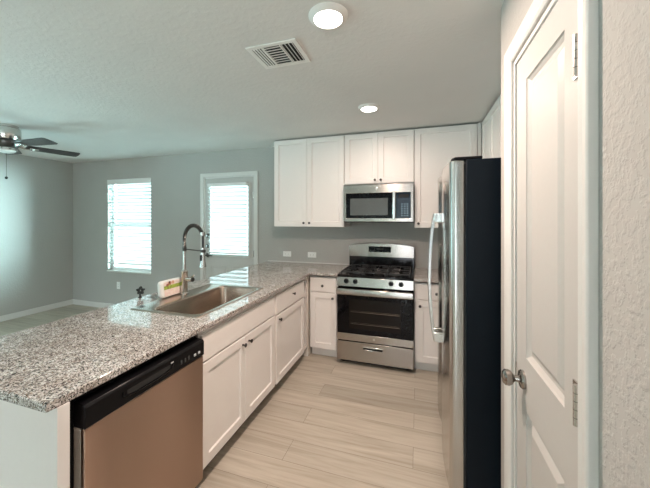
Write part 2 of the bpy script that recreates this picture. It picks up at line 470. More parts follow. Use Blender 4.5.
struct(MB().box(XL-WT, XR+WT, YB-WT, WT, -0.1, 0).build('floor', 'floor'), 'grey oak plank floor of the kitchen and living room', 'floor')
struct(MB().box(XL-WT, XR+WT, YB-WT, WT, ZC, ZC+0.1).build('ceiling', 'ceiling'), 'textured off-white ceiling over the open room', 'ceiling')
def hole(*rects):
    return lambda u, v: not any(a < u < b and c < v < d for a, b, c, d in rects)
struct(MB().cells(sorted([XL-WT, WIN[0], WIN[1], DOR[0], DOR[1], XR+WT]), sorted([0, WIN[2], WIN[3], DOR[3], ZC]), hole(WIN, DOR), 0, WT, 'xz').build('wall_back', 'wall', smooth=0),
       'grey back wall with the window, the exterior door and the wall cabinets', 'wall')
WL4 = (-4.2, -2.2, 0.5, 2.13); WR5 = (-6.6, -5.5, 0.6, 1.95)     # unseen windows beside / behind the camera, added for daylight (y range, z range)
struct(MB().cells([YB, WL4[0], WL4[1], 0], [0, WL4[2], WL4[3], ZC], hole(WL4), XL-WT, XL, 'yz').build('wall_left', 'wall', smooth=0), 'pale grey living room wall on the left', 'wall')
struct(MB().box(XR, XR+WT, YP, 0, 0, ZC).build('wall_right', 'wall', smooth=0), 'grey kitchen wall behind the refrigerator', 'wall')
struct(MB().cells(sorted([XL-WT, BW2[0], BW2[1], BW3[0], BW3[1], XP]), [0, BW2[2], BW2[3], ZC], hole(BW2, BW3), YB-WT, YB, 'xz').build('wall_behind', 'wall', smooth=0),
       'grey wall with two added windows facing the kitchen', 'wall')
PD = (-2.832, -2.310, 0.0, 2.105)           # pantry door opening (y range, z range)
wp = MB().cells([YB-WT, WR5[0], WR5[1], PD[0], PD[1], YP], sorted([0, WR5[2], PD[3], WR5[3], ZC]), hole(PD, WR5), XP, XP+0.115, 'yz')
wp.box(XP+0.115, XR+WT, YP-0.115, YP, 0, ZC)
struct(wp.build('wall_pantry', wall_mat('pantry_wall_paint', (0.45, 0.425, 0.40), 0.35, 60, 0.004), smooth=0), 'textured beige pantry wall with the white two-panel door', 'wall')

# baseboards
def baseboard(name, poly_pts, label):
    mb = MB()
    for (x0, x1, y0, y1) in poly_pts: mb.box(x0, x1, y0, y1, 0.0, 0.085)
    struct(mb.build(name, 'trim', bevel=0.004), label, 'baseboard')
baseboard('baseboard_left', [(XL, XL+0.014, YB, 0)], 'white baseboard along the left wall')
baseboard('baseboard_back', [(XL+0.014, DOR[0]-0.062, -0.014, 0)], 'white baseboard under the window on the back wall')
baseboard('baseboard_pantry', [(XP-0.014, XP, PD[1]+0.075, YP), (XP-0.014, XP, YB, PD[0]-0.075)], 'white baseboard on the pantry wall')

struct(MB().box(-1.142, 0.0, -0.007, -0.0005, 0.9155, 0.9225).build('trim_1', 'trim'), 'thin white caulk bead where the long countertop meets the back wall', 'trim')
# window with blind
def build_window(name, op, y_in, depth, sign, label, pane='pane', turn=None):
    """op = x0,x1,z0,z1; frame set back in the opening; sign +1: outside is +y"""
    x0, x1, z0, z1 = op
    root = empty(name, ((x0+x1)/2, y_in, z0), label, 'window', kind='structure')
    if turn is not None: root.location = (y_in, (x0+x1)/2, z0); root.rotation_euler = (0, 0, turn)
    w = (x1-x0)/2; h = z1-z0
    ya, yb = sorted((sign*depth*0.55, sign*depth*0.95))
    f = MB().cells([-w, -w+0.045, w-0.045, w], [0, 0.05, h*0.5-0.02, h*0.5+0.02, h-0.045, h],
                   lambda u, v: not (abs(u) < w-0.045 and (0.05 < v < h*0.5-0.02 or h*0.5+0.02 < v < h-0.045)), ya, yb, 'xz')
    f.build('window_frame', 'plastic', root, bevel=0.004)
    ym = (ya+yb)/2
    p = MB().box(-w+0.045, w-0.045, ym-0.003, ym+0.003, 0.05, h*0.5-0.02); p.box(-w+0.045, w-0.045, ym-0.003, ym+0.003, h*0.5+0.02, h-0.045)
    p.build('pane', pane, root)
    return root
w1 = build_window('window_1', WIN, 0, WT, 1, 'tall single window with a white blind on the back wall', 'tinted_pane')
MB().box(-(WIN[1]-WIN[0])/2-0.0, (WIN[1]-WIN[0])/2, -0.022, WT*0.55, -0.014, 0.006).build('window_sill', 'trim', w1, bevel=0.004)
build_window('added_window_2', BW2, YB, WT, -1, 'wide window added for daylight at the left of the wall facing the kitchen')
build_window('added_window_3', BW3, YB, WT, -1, 'narrow window added for daylight at the right of the wall facing the kitchen')
build_window('added_window_5', WL4, XL, WT, 1, 'wide window added for daylight in the left wall of the living room', turn=PI/2)
portal((XL-WT+0.004, (WL4[0]+WL4[1])/2, (WL4[2]+WL4[3])/2), (0, -PI/2, 0), WL4[3]-WL4[2], WL4[1]-WL4[0])
build_window('added_window_4', WR5, XP, 0.115, 1, 'wide window added for daylight on the right behind the camera', turn=-PI/2)
portal((XP+0.111, (WR5[0]+WR5[1])/2, (WR5[2]+WR5[3])/2), (0, PI/2, 0), WR5[3]-WR5[2], WR5[1]-WR5[0])

def slats(mb, x0, x1, z0, z1, pitch, wd, tilt, yc, t=0.0028):
    n = int(round((z1-z0)/pitch)); pitch = (z1-z0)/n
    c, s = math.cos(tilt)*wd/2, math.sin(tilt)*wd/2
    for i in range(n):
        z = z0 + pitch*(i+0.5)
        poly = [(yc-c, z-s-t/2), (yc, z-t/2+0.003), (yc+c, z+s-t/2), (yc+c, z+s+t/2), (yc, z+t/2+0.003), (yc-c, z-s+t/2)]
        mb.prism(poly, 'x', x0, x1)
# the living room window blind
wb = empty('window_blind', ((WIN[0]+WIN[1])/2, 0.03, WIN[2]), 'white horizontal slat blind hanging in the tall living room window', 'blind')
hw = (WIN[1]-WIN[0])/2-0.008; hh = WIN[3]-WIN[2]
m = MB(); slats(m, -hw, hw, 0.15, hh-0.075, 0.055, 0.055, math.radians(-24), 0.0); m.build('slats', 'slat', wb, smooth=0)
MB().box(-hw, hw, -0.028, 0.03, hh-0.07, hh-0.004).build('headrail', 'plastic', wb, bevel=0.003)
MB().box(-hw-0.006, hw+0.006, -0.046, -0.032, hh-0.085, hh-0.002).build('valance', 'plastic', wb, bevel=0.004)
MB().box(-hw, hw, -0.024, 0.024, 0.115, 0.137).build('bottom_rail', 'plastic', wb, bevel=0.003)
m = MB()
for x in (-hw*0.72, hw*0.72): m.tube([(x, -0.027, 0.13), (x, -0.027, hh-0.07)], 0.0014, 6)
m.build('ladder_cord', 'plastic', wb)
MB().tube([(-hw*0.72-0.06, -0.034, hh-0.08), (-hw*0.72-0.06, -0.036, hh-0.75)], 0.004, 8).build('tilt_wand', 'plastic', wb)

# exterior door
d1 = empty('door_1', ((DOR[0]+DOR[1])/2, 0, 0), 'white exterior door with a half window and blind', 'door', kind='structure')
dw = (DOR[1]-DOR[0])/2; dh = DOR[3]
cs = MB().cells([-dw-0.055, -dw, dw, dw+0.055], [0, dh, dh+0.055], lambda u, v: abs(u) > dw or v > dh, -0.016, 0, 'xz')
cs.build('casing', 'trim', d1, bevel=0.005)
jb = MB().cells([-dw, -dw+0.018, dw-0.018, dw], [0, dh-0.018, dh], lambda u, v: abs(u) > dw-0.018 or v > dh-0.018, 0.001, WT, 'xz')
jb.build('jamb', 'trim', d1)
LW = dw-0.021; LY0, LY1 = 0.012, 0.055
GL = (-0.325, 0.325, 0.965, 1.955)
lf = MB().cells([-LW, GL[0], GL[1], LW], [0.012, GL[2], GL[3], dh-0.021], hole(GL), LY0, LY1, 'xz')
leaf = lf.build('door_leaf', 'door', d1, bevel=0.002)
# raised panels in the lower half
for xa, xb in ((-0.31, -0.04), (0.04, 0.31)):
    p = MB()
    def rr(ins, y): return [(xa+ins, y, 0.22+ins), (xb-ins, y, 0.22+ins), (xb-ins, y, 0.82-ins), (xa+ins, y, 0.82-ins)]
    p.loops([rr(0, LY0+0.001), rr(0.004, LY0-0.005), rr(0.018, LY0-0.005), rr(0.026, LY0-0.001), rr(0.05, LY0-0.001), rr(0.07, LY0-0.006)], cap0=True)
    p.build('raised_panel', 'door', leaf, smooth=0)
lt = MB().cells([GL[0]-0.03, GL[0]+0.012, GL[1]-0.012, GL[1]+0.03], [GL[2]-0.03, GL[2]+0.012, GL[3]-0.012, GL[3]+0.03],
                hole((GL[0]+0.012, GL[1]-0.012, GL[2]+0.012, GL[3]-0.012)), LY0-0.012, LY0, 'xz')
lt.build('glass_frame', 'door', leaf, bevel=0.004)
MB().box(GL[0], GL[1], 0.032, 0.038, GL[2], GL[3]).build('pane', 'tinted_pane', leaf)
bl = MB(); slats(bl, -0.315, 0.315, 1.02, 1.945, 0.058, 0.055, math.radians(-24), -0.030)
blo = bl.build('blind_slats', 'slat', leaf, smooth=0)
MB().box(-0.32, 0.32, -0.055, -0.004, 1.945, 1.99).build('blind_headrail', 'plastic', leaf, bevel=0.003)
MB().box(-0.315, 0.315, -0.054, -0.010, 0.992, 1.012).build('blind_bottom_rail', 'plastic', leaf, bevel=0.003)
MB().tube([(-0.26, -0.062, 1.94), (-0.26, -0.062, 1.28)], 0.004, 8).build('tilt_wand', 'grey_print', leaf)
for z in (1.24, 1.09):
    k = MB().lathe([(0.030, LY0), (0.030, LY0-0.012), (0.022, LY0-0.018), (0.020, LY0-0.030), (0.012, LY0-0.032)], (-LW+0.045, 0, z), 'y', 20)
    k.box(-LW+0.039, -LW+0.051, LY0-0.05, LY0-0.028, z-0.018, z+0.018)
    k.build('deadbolt', 'knob_dark', leaf)
k = MB().lathe([(0.034, LY0), (0.034, LY0-0.008), (0.014, LY0-0.014), (0.012, LY0-0.045), (0.013, LY0-0.055)], (-LW+0.045, 0, 0.957), 'y', 20)
k.tube([(-LW+0.045, LY0-0.050, 0.957), (-LW+0.095, LY0-0.055, 0.957), (-LW+0.150, LY0-0.05, 0.955)], [0.011, 0.009, 0.007], 10)
k.build('lever_handle', 'knob_dark', leaf)
for z in (0.25, 1.0, 1.82):
    MB().tube([(LW+0.003, 0.004, z-0.045), (LW+0.003, 0.004, z+0.045)], 0.007, 8).build('hinge', 'chrome', leaf)
portal(((WIN[0]+WIN[1])/2, WT-0.004, (WIN[2]+WIN[3])/2), (-PI/2, 0, 0), WIN[1]-WIN[0], WIN[3]-WIN[2])
portal((d1.location.x, WT-0.004, 1.46), (-PI/2, 0, 0), 0.69, 0.99)
for B in (BW2, BW3): portal(((B[0]+B[1])/2, YB-WT+0.004, (B[2]+B[3])/2), (PI/2, 0, 0), B[1]-B[0], B[3]-B[2])

# pantry door: built in local x (along the wall, +x = towards camera), z; front faces local -y -> rotate to face -x
d2 = empty('door_2', (XP, (PD[0]+PD[1])/2, 0), 'white two-panel pantry door with a nickel knob', 'door', rz=-PI/2, kind='structure')
pw = (PD[1]-PD[0])/2; ph = PD[3]     # local +x -> world -y : hinges at +x
cprof = [(0.0, 0.0), (0.0, -0.010), (0.010, -0.016), (0.022, -0.013), (0.034, -0.018), (0.055, -0.021), (0.060, -0.018), (0.060, 0.0)]
def casing_loop(mb, w, h, off=0.005):
    # mitred casing swept up, across and down, profile (distance outwards, y)
    path = [(-w, 0.0, (-1, 0)), (-w, h, (-1, 1)), (w, h, (1, 1)), (w, 0.0, (1, 0))]
    L = []
    for x, z, (dx, dz) in path:
        L.append([(x+dx*(off+d), y, z+dz*(off+d)) for d, y in cprof])
    mb.loops(L, cap0=True, cap1=True)
c2 = MB(); casing_loop(c2, pw, ph); c2.build('casing', 'trim', d2, smooth=0, bevel=0.0015)
j2 = MB().cells([-pw, -pw+0.016, pw-0.016, pw], [0, ph-0.016, ph], lambda u, v: abs(u) > pw-0.016 or v > ph-0.016, -0.002, 0.115, 'xz')
j2.box(-pw+0.016, -pw+0.026, 0.04, 0.06, 0, ph-0.016)
j2.build('jamb', 'trim', d2)
lw = pw-0.019; ltop = ph-0.019
l2 = MB()
# leaf with two recessed moulded panels
pz = [(0.22, 0.805), (0.995, 1.985)]; px_ = lw-0.105
PR = px_+0.022
us = [-lw, -px_, PR, lw]; vs = [0.012, pz[0][0], pz[0][1], pz[1][0], pz[1][1], ltop]
l2.cells(us, vs, hole(*[(-px_, PR, a, b) for a, b in pz]), 0.004, 0.038, 'xz')
for a, b in pz:
    def rr(ins, y): return [(-px_+ins, y, a+ins), (PR-ins, y, a+ins), (PR-ins, y, b-ins), (-px_+ins, y, b-ins)]
    l2.loops([rr(-0.001, 0.004), rr(0.004, 0.010), rr(0.014, 0.017), rr(0.026, 0.017), rr(0.046, 0.007), rr(0.050, 0.006)], cap1=True)
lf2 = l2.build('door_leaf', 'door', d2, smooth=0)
kx = -lw+0.078
k = MB().lathe([(0.033, 0.004), (0.033, -0.003), (0.029, -0.008), (0.013, -0.012), (0.011, -0.024), (0.014, -0.029), (0.024, -0.035), (0.0285, -0.045), (0.0275, -0.055), (0.020, -0.062), (0.008, -0.065)], (kx, 0, 0.905), 'y', 28)
k.build('knob', 'nickel_dark', lf2)
MB().box(-lw-0.0025, -lw+0.004, 0.0, 0.012, 0.875, 0.935).build('latch_plate', 'chrome', lf2)
for z in (0.20, 1.05, 1.875):
    hg = MB()
    for q in range(5):
        hg.tube([(lw+0.003, -0.006, z-0.048+0.0195*q), (lw+0.003, -0.006, z-0.030+0.0195*q)], 0.0065, 10)
    hg.box(lw-0.028, lw+0.0, -0.0005, 0.004, z-0.048, z+0.048)
    hg.build('hinge', 'chrome', lf2)

# ------------------------------------------------------------------ cabinets (local: front faces -y, back at y = 0, x from 0 to w)
def shaker(x0, x1, z0, z1, yf, t=0.019, fr=0.057):
    m = MB()
    def r(i, y): return [(x0+i, y, z0+i), (x1-i, y, z0+i), (x1-i, y, z1-i), (x0+i, y, z1-i)]
    m.loops([r(0, yf+t), r(0, yf+0.002), r(0.002, yf), r(fr, yf), r(fr+0.005, yf+0.010)], cap0=True, cap1=True)
    return m
def slab(x0, x1, z0, z1, yf, t=0.019):
    m = MB()
    def r(i, y): return [(x0+i, y, z0+i), (x1-i, y, z0+i), (x1-i, y, z1-i), (x0+i, y, z1-i)]
    m.loops([r(0, yf+t), r(0, yf+0.003), r(0.003, yf)], cap0=True, cap1=True)
    return m
def add_knob(x, z, yf, parent, name='knob'):
    MB().lathe([(0.0075, yf+0.0005), (0.0065, yf-0.004), (0.005, yf-0.010), (0.0085, yf-0.016), (0.0135, yf-0.020), (0.0135, yf-0.025), (0.009, yf-0.028)], (x, 0, z), 'y', 16).build(name, 'knob_dark', parent)
def cabinet(name, loc, rz, w, d, z0, z1, fronts, label, cat, toe=None, group=None, top=True):
    """fronts: (kind, x0, x1, za, zb, knob(x,z) or None)"""
    root = empty(name, loc, label, cat, rz, group)
    yb = -d+0.020
    m = MB(); th = 0.017
    m.box(0, th, yb, 0, z0, z1); m.box(w-th, w, yb, 0, z0, z1)
    m.box(th, w-th, -0.008, 0, z0, z1); m.box(th, w-th, yb, -0.008, z0, z0+th)
    if top: m.box(th, w-th, yb, -0.008, z1-th, z1)
    # face frame
    m.box(th, 0.04, yb, yb+0.018, z0+th, z1); m.box(w-0.04, w-th, yb, yb+0.018, z0+th, z1)
    m.box(0.04, w-0.04, yb, yb+0.018, z1-0.045, z1); m.box(0.04, w-0.04, yb, yb+0.018, z0+th, z0+0.04)
    zs = sorted({round((f[3]), 3) for f in fronts if f[0] == 'drawer' and f[3]-z0 > 0.2})
    for z in zs: m.box(0.04, w-0.04, yb, yb+0.018, z-0.03, z+0.015)
    xs = sorted({round(f[2], 3) for f in fronts if f[0] == 'door' and f[2] < w-0.05})
    for x in xs: m.box(x-0.02, x+0.02, yb, yb+0.018, z0+0.04, z1-0.045)
    m.build('body', 'cabinet', root)
    for f in fronts:
        kind, x0, x1, za, zb, kn = f
        p = (shaker if kind == 'door' else slab)(x0, x1, za, zb, -d).build('door' if kind == 'door' else ('drawer' if kind == 'drawer' else 'false_front'), 'cabinet', root, smooth=0)
        if kn: add_knob(kn[0], kn[1], -d, p)
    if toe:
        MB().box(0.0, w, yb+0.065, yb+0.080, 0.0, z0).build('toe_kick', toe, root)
        m2 = MB()
    return root

UB, UT = 1.392, 2.440
YF = 0.335
def two_doors(w, za, zb, kz, g=0.004, kin=0.032):
    return [('door', g, w/2-g/2, za, zb, (w/2-kin, kz)), ('door', w/2+g/2, w-g, za, zb, (w/2+kin, kz))]
cabinet('wall_cabinet', (-0.883, 0, 0), 0, 0.880, YF, UB, UT, [('door', .003, .4285, UB+.002, UT-.004, (.395, UB+.045)), ('door', .4315, .877, UB+.002, UT-.004, (.465, UB+.045))],
        'white two-door wall cabinet left of the microwave, above the two outlets', 'cabinet')
cabinet('wall_cabinet', (0.0, 0, 0), 0, 0.757, YF, 1.872, UT, two_doors(0.757, 1.876, UT-.004, 1.912),
        'short white two-door wall cabinet directly above the microwave', 'cabinet')
cabinet('wall_cabinet', (0.760, 0, 0), 0, 0.600, YF, UB, UT, [('door', .003, .597, UB+.002, UT-.004, (.04, UB+.045))],
        'white single-door wall cabinet between the microwave and the refrigerator', 'cabinet')
# filler strip in the corner and the cabinets over the refrigerator (right wall, facing -x)
tag(MB().box(1.362, 1.395, -0.333, -0.31, UB, UT).build('filler_strip', 'cabinet'), 'narrow corner filler strip between single-door wall cabinet and over-refrigerator cabinet', 'filler strip')
RCX = 1.395
cabinet('wall_cabinet', (XR-0.001, -0.36, 0), -PI/2, 0.68, XR-0.001-RCX, 1.89, UT, two_doors(0.68, 1.894, UT-.004, 1.93),
        'white wall cabinet on the right wall above the far half of the refrigerator', 'cabinet')
cabinet('wall_cabinet', (XR-0.001, -1.045, 0), -PI/2, 1.0, XR-0.001-RCX, 1.89, UT, two_doors(1.0, 1.894, UT-.004, 1.93),
        'white wall cabinet on the right wall nearest the pantry corner, above the refrigerator', 'cabinet')

# base cabinets
BT = 0.884; TK = 0.10
cabinet('base_cabinet', (-0.315, 0, 0), 0, 0.312, 0.622, TK, BT, [('drawer', .008, .297, .711, .858, (.150, .778)), ('door', .008, .297, .108, .702, (.262, .652))],
        'narrow white base cabinet with one drawer, in the corner left of the range', 'cabinet', toe='cabinet')
cabinet('base_cabinet', (0.763, 0, 0), 0, 0.40, 0.622, TK, BT, [('drawer', .025, .380, .711, .858, (.200, .778)), ('door', .025, .380, .108, .702, (.052, .650))],
        'white base cabinet with one drawer, between the range and the refrigerator', 'cabinet', toe='cabinet')
# peninsula: front faces +x -> rz = +90deg; local x runs +y, back at local y=0 -> world x = XB
XB = -0.945; PDp = 0.622    # door faces at world x = XB + 0.622 = -0.323
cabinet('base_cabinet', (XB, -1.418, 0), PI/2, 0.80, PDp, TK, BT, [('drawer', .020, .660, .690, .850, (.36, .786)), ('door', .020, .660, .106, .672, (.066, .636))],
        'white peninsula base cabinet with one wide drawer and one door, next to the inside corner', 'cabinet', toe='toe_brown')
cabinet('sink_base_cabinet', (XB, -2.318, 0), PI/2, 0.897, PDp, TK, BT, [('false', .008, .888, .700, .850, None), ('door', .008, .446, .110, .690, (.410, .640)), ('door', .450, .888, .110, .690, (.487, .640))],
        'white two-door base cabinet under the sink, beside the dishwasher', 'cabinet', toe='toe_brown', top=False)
tag(MB().box(XB, -0.335, -0.615, -0.03, 0.0, 0.872).build('corner_box', 'cabinet_in'), 'blind white corner box where the peninsula meets the back wall', 'cabinet')
ep = MB().box(XB-0.02, -0.297, -3.020, -2.982, 0, BT)
tag(ep.build('end_panel', 'cabinet', bevel=0.002), 'white finished panel closing the near end of the peninsula', 'panel')
tag(MB().box(XB-0.02, XB-0.003, -2.984, -0.002, 0, BT).build('back_panel', 'cabinet', bevel=0.002), 'white panel along the living room side of the peninsula', 'panel')

# ------------------------------------------------------------------ countertops
CT0, CT1 = BT+0.0005, 0.915
XI, XO, YN = -0.298, -1.142, -3.050
SH = (-0.90, -0.425, -2.205, -1.485)
ct = MB().cells(sorted([XO, SH[0], SH[1], XI, -0.002]), sorted([YN, SH[2], SH[3], -0.648, -0.001]),
                lambda u, v: (u < XI or v > -0.648) and not (SH[0] < u < SH[1] and SH[2] < v < SH[3]), CT0, CT1)
tag(ct.build('countertop', 'granite', bevel=0.004, seg=2), 'long L-shaped speckled grey granite countertop with the sink cut into it', 'countertop')
tag(MB().box(0.761, XR-0.002, -0.648, -0.001, CT0, CT1).build('countertop', 'granite', bevel=0.004), 'short speckled granite countertop between the range and the refrigerator', 'countertop')

# ------------------------------------------------------------------ sink
sk = empty('sink', (-0.67, -1.845, CT1), 'stainless steel drop-in single-bowl sink set in the peninsula counter', 'sink')
rx0, rx1, ry0, ry1 = -0.27, 0.265, -0.395, 0.393
bx0, bx1, by0, by1 = -0.115, 0.225, -0.350, 0.350
L = [rrect(rx0, rx1, ry0, ry1, 0.02, 0.0004), rrect(rx0+.002, rx1-.002, ry0+.002, ry1-.002, 0.02, 0.004), rrect(rx0+.010, rx1-.010, ry0+.010, ry1-.010, 0.02, 0.0062),
     rrect(bx0-.016, bx1+.016, by0-.016, by1+.016, 0.055, 0.0050), rrect(bx0-.004, bx1+.004, by0-.004, by1+.004, 0.05, 0.0030), rrect(bx0, bx1, by0, by1, 0.05, -0.006),
     rrect(bx0+.006, bx1-.006, by0+.006, by1-.006, 0.05, -0.15), rrect(bx0+.014, bx1-.014, by0+.014, by1-.014, 0.05, -0.185),
     rrect(bx0+.035, bx1-.035, by0+.035, by1-.035, 0.05, -0.200)]
MB().loops(L, cap1=True).build('bowl', 'sink', sk, smooth=60)
MB().lathe([(0.056, -0.1995), (0.054, -0.196), (0.040, -0.197), (0.036, -0.199)], (0.05, 0.0, 0), 'z', 24).build('drain', 'bright_steel', sk)

# faucet
fc = empty('faucet', (-0.885, -1.820, CT1+0.006), 'tall pull-down spring faucet with satin nickel body behind the sink', 'faucet')
MB().lathe([(0.030, 0), (0.030, 0.006), (0.025, 0.012)], n=24).build('base_flange', 'chrome', fc)
MB().lathe([(0.0235, 0.010), (0.0235, 0.155), (0.0255, 0.158), (0.0255, 0.176), (0.020, 0.180)], n=24).build('body', 'chrome', fc)
h = MB().tube([(0.018, 0, 0.112), (0.075, -0.004, 0.112)], 0.0165, 16); h.tube([(0.060, 0, 0.118), (0.072, -0.004, 0.132), (0.096, -0.010, 0.146)], [0.006, 0.0055, 0.005], 10)
h.build('lever_handle', 'chrome', fc)
MB().tube([(0.076, -0.004, 0.112), (0.082, -0.004, 0.112)], 0.0170, 16).build('handle_cap', 'knob_dark', fc)
# riser, hose and spring along an arch
arch = [(0, 0, 0.178), (0, 0, 0.412)]
R_ = 0.084
for k in range(1, 22):
    a = PI - PI*k/24*1.0
    arch.append((R_ + R_*math.cos(a), 0, 0.412 + R_*1.25*math.sin(a)*1.0))
MB().tube([(0, 0, 0.178), (0, 0, 0.40)], 0.0115, 14).build('riser', 'chrome', fc)
MB().tube(arch[1:], 0.0075, 10).build('hose', 'rubber', fc)
def helix(path, turns, rad, wire, n=8, per=14):
    P = [Vector(p) for p in path]
    seg = [0]
    for i in range(1, len(P)): seg.append(seg[-1]+(P[i]-P[i-1]).length)
    T = seg[-1]; pts = []; N_ = int(turns*per)
    for i in range(N_+1):
        s_ = T*i/N_; j = max(k for k in range(len(seg)) if seg[k] <= s_+1e-9); j = min(j, len(P)-2)
        q = P[j].lerp(P[j+1], (s_-seg[j])/(seg[j+1]-seg[j])); t = (P[j+1]-P[j]).normalized()
        b_ = Vector((0, 1, 0)); u = t.cross(b_).normalized(); a = 2*PI*i/per
        pts.append(q + (u*math.cos(a)+b_*math.sin(a))*rad)
    return pts
hp = [(0, 0, 0.34)] + [p for p in arch if p[2] >= 0.412]
MB().tube(helix(hp, 46, 0.0125, 0.0021), 0.0026, 6).build('spring', 'knob_dark', fc)
e = arch[-1]
MB().lathe([(0.0165, 0), (0.0165, 0.026), (0.011, 0.03)], (e[0]+0.004, 0, e[2]-0.012), n=18).build('spring_collar', 'chrome', fc)
sx = 0.168
MB().tube([(sx-0.001, 0, e[2]-0.008), (sx, 0, 0.345)], 0.0075, 10).build('spray_hose', 'rubber', fc)
sp = MB().lathe([(0.0135, 0.352), (0.0145, 0.345), (0.0150, 0.295), (0.0185, 0.250), (0.0245, 0.216), (0.0245, 0.210), (0.018, 0.208)], (sx, 0, 0), n=22).build('spray_head', 'bright_steel', fc)
MB().box(sx-0.008, sx+0.006, -0.026, -0.015, 0.258, 0.300).build('spray_button', 'rubber', sp, bevel=0.002)
ar = MB().tube([(0, 0, 0.338), (sx, 0, 0.328)], 0.0045, 10)
ar.lathe([(0.0155, 0.325), (0.0155, 0.352)], n=18); ar.lathe([(0.019, 0.318), (0.019, 0.338)], (sx, 0, 0), n=18)
ar.build('support_arm', 'knob_dark', fc)

# printed packet standing on the counter behind the sink, leaning back a little
pk = empty('packet', (-0.914, -1.896, CT1+0.0066), 'white rounded packet with a pink and green printed front beside the faucet', 'packet', rz=PI/2)
def pk_loop(y, ins, lean=0.10):
    q = rrect(-0.106+ins, 0.106-ins, 0.0+ins, 0.120-ins, 0.024, 0, 5)
    return [(a, y - 0.0 + b*lean, b) for a, b, _ in q]
pl = MB().loops([pk_loop(0.042, 0.012), pk_loop(0.036, 0.003), pk_loop(0.022, 0.0), pk_loop(0.006, 0.003), pk_loop(0.0, 0.010)], cap0=True, cap1=True)
pko = pl.build('shell', 'plastic', pk, smooth=60)
q = rrect(-0.082, 0.096, 0.010, 0.112, 0.012, 0, 4)
MB().loops([[(a, -0.0002+b*0.10, b) for a, b, _ in q], [(a, -0.0012+b*0.10, b) for a, b, _ in q]], cap0=True, cap1=True).build('printed_label', 'packet_print', pk, smooth=0)

# black star-shaped knob on a stem at the bar edge
sn = empty('hand_knob', (-1.122, -1.992, CT1+0.001), 'small black star-shaped knob on a short stem at the far counter edge', 'knob', rz=0.35)
st = MB().lathe([(0.013, 0), (0.013, 0.004), (0.006, 0.008), (0.006, 0.028)], (-0.004, 0, 0), n=12)
st.build('stem', 'rubber', sn)
star = []
for k in range(40):
    a = 2*PI*k/40+PI/2; r = 0.0245 + 0.0065*math.cos(5*(a-PI/2)); star.append((r*math.cos(a), 0.050+r*math.sin(a)))
inner = [(0.008*math.cos(2*PI*k/40+PI/2), 0.050+0.008*math.sin(2*PI*k/40+PI/2)) for k in range(40)]
def lp(poly, y, s=1.0): return [(x*s, y, 0.050+(z-0.050)*s) for x, z in poly]
MB().loops([lp(star, -0.010, .92), lp(star, -0.006), lp(star, 0.006), lp(star, 0.010, .92), lp(inner, 0.008), lp(inner, -0.008), lp(star, -0.010, .92)], cap1=False).build('star_grip', 'rubber', sn, smooth=40)

# ------------------------------------------------------------------ dishwasher (faces +x)
DWY0, DWW = -2.950, 0.622     # near end, width
dwr = empty('dishwasher', (XB+0.03, DWY0-0.012, 0), 'stainless steel dishwasher with a black control strip at the near end', 'dishwasher', rz=PI/2)
df = 0.622-0.03+0.034          # local front depth -> world x about -0.300
MB().box(0.004, DWW+0.006, -df+0.055, 0, 0.015, 0.872).build('tub', 'black', dwr)
MB().box(0.02, DWW-0.01, -df+0.075, -df+0.055, 0.0, 0.10).build('kick_plate', 'black', dwr)
dd = MB().box(0.020, DWW+0.000, -df+0.002, -df+0.020, 0.105, 0.762); MBd = dd.build('door', 'steel_dw', dwr, bevel=0.003)
MB().box(0.021, DWW-0.001, -df+0.020, -df+0.056, 0.105, 0.762).build('door_edge', 'door_edge', dwr, bevel=0.002)
cp = MB()
prof = [(-df+0.055, 0.764), (-df+0.000, 0.764), (-df-0.004, 0.769), (-df-0.004, 0.838), (-df+0.004, 0.848), (-df+0.055, 0.851)]
cp.prism(prof, 'x', 0.019, DWW+0.001)
cpo = cp.build('control_panel', 'black', dwr, bevel=0.003)
# pocket handle lip and buttons
hp_ = []
for k in range(13):
    t = k/12; hp_.append((0.16+0.245*t, -df-0.0055, 0.802-0.012*math.sin(PI*t)**0.6 if 0 < t < 1 else 0.802))
hnd = MB().tube([(0.16, -df-0.004, 0.818)]+hp_+[(0.405, -df-0.004, 0.818)], 0.0045, 8); hnd.build('handle', 'black_gloss', cpo)
MB().box(0.175, 0.39, -df-0.0055, -df-0.0035, 0.796, 0.818).build('handle_pocket', 'dark_slot', cpo)
for i, x in enumerate((0.455, 0.480, 0.505, 0.545, 0.575)):
    wv = 0.009 if i < 3 else 0.014
    b_ = MB().box(x, x+wv, -df-0.007, -df-0.003, 0.788, 0.800 if i >= 3 else 0.808).build('button', 'grey_print' if i >= 3 else 'gasket', cpo, bevel=0.001)
MB().box(0.395, 0.412, -df-0.0050, -df-0.0035, 0.820, 0.826).build('latch_light', 'grey_print', cpo)

# ------------------------------------------------------------------ range
rg = empty('range', (0.0, 0, 0), 'stainless steel gas range with black oven door and cooktop', 'range')
RW = 0.757; RX0 = 0.003
RF = -0.675
MB().box(RX0, RW, -0.630, -0.012, 0.035, 0.895).build('body', 'black_enamel', rg, bevel=0.003)
for x in (0.05, 0.70):
    for y in (-0.58, -0.08): MB().lathe([(0.018, 0.0), (0.018, 0.012), (0.010, 0.014), (0.010, 0.04)], (x, y, 0), n=12).build('foot', 'black', rg)
ctp = MB()
ctp.loops([rrect(RX0-.001, RW+.001, -0.660, -0.085, 0.012, 0.895), rrect(RX0-.001, RW+.001, -0.660, -0.085, 0.012, 0.912), rrect(RX0+.006, RW-.006, -0.652, -0.09, 0.012, 0.917),
           rrect(RX0+.03, RW-.03, -0.628, -0.105, 0.012, 0.910)], cap0=True, cap1=True)
cto = ctp.build('cooktop', 'black_enamel', rg)
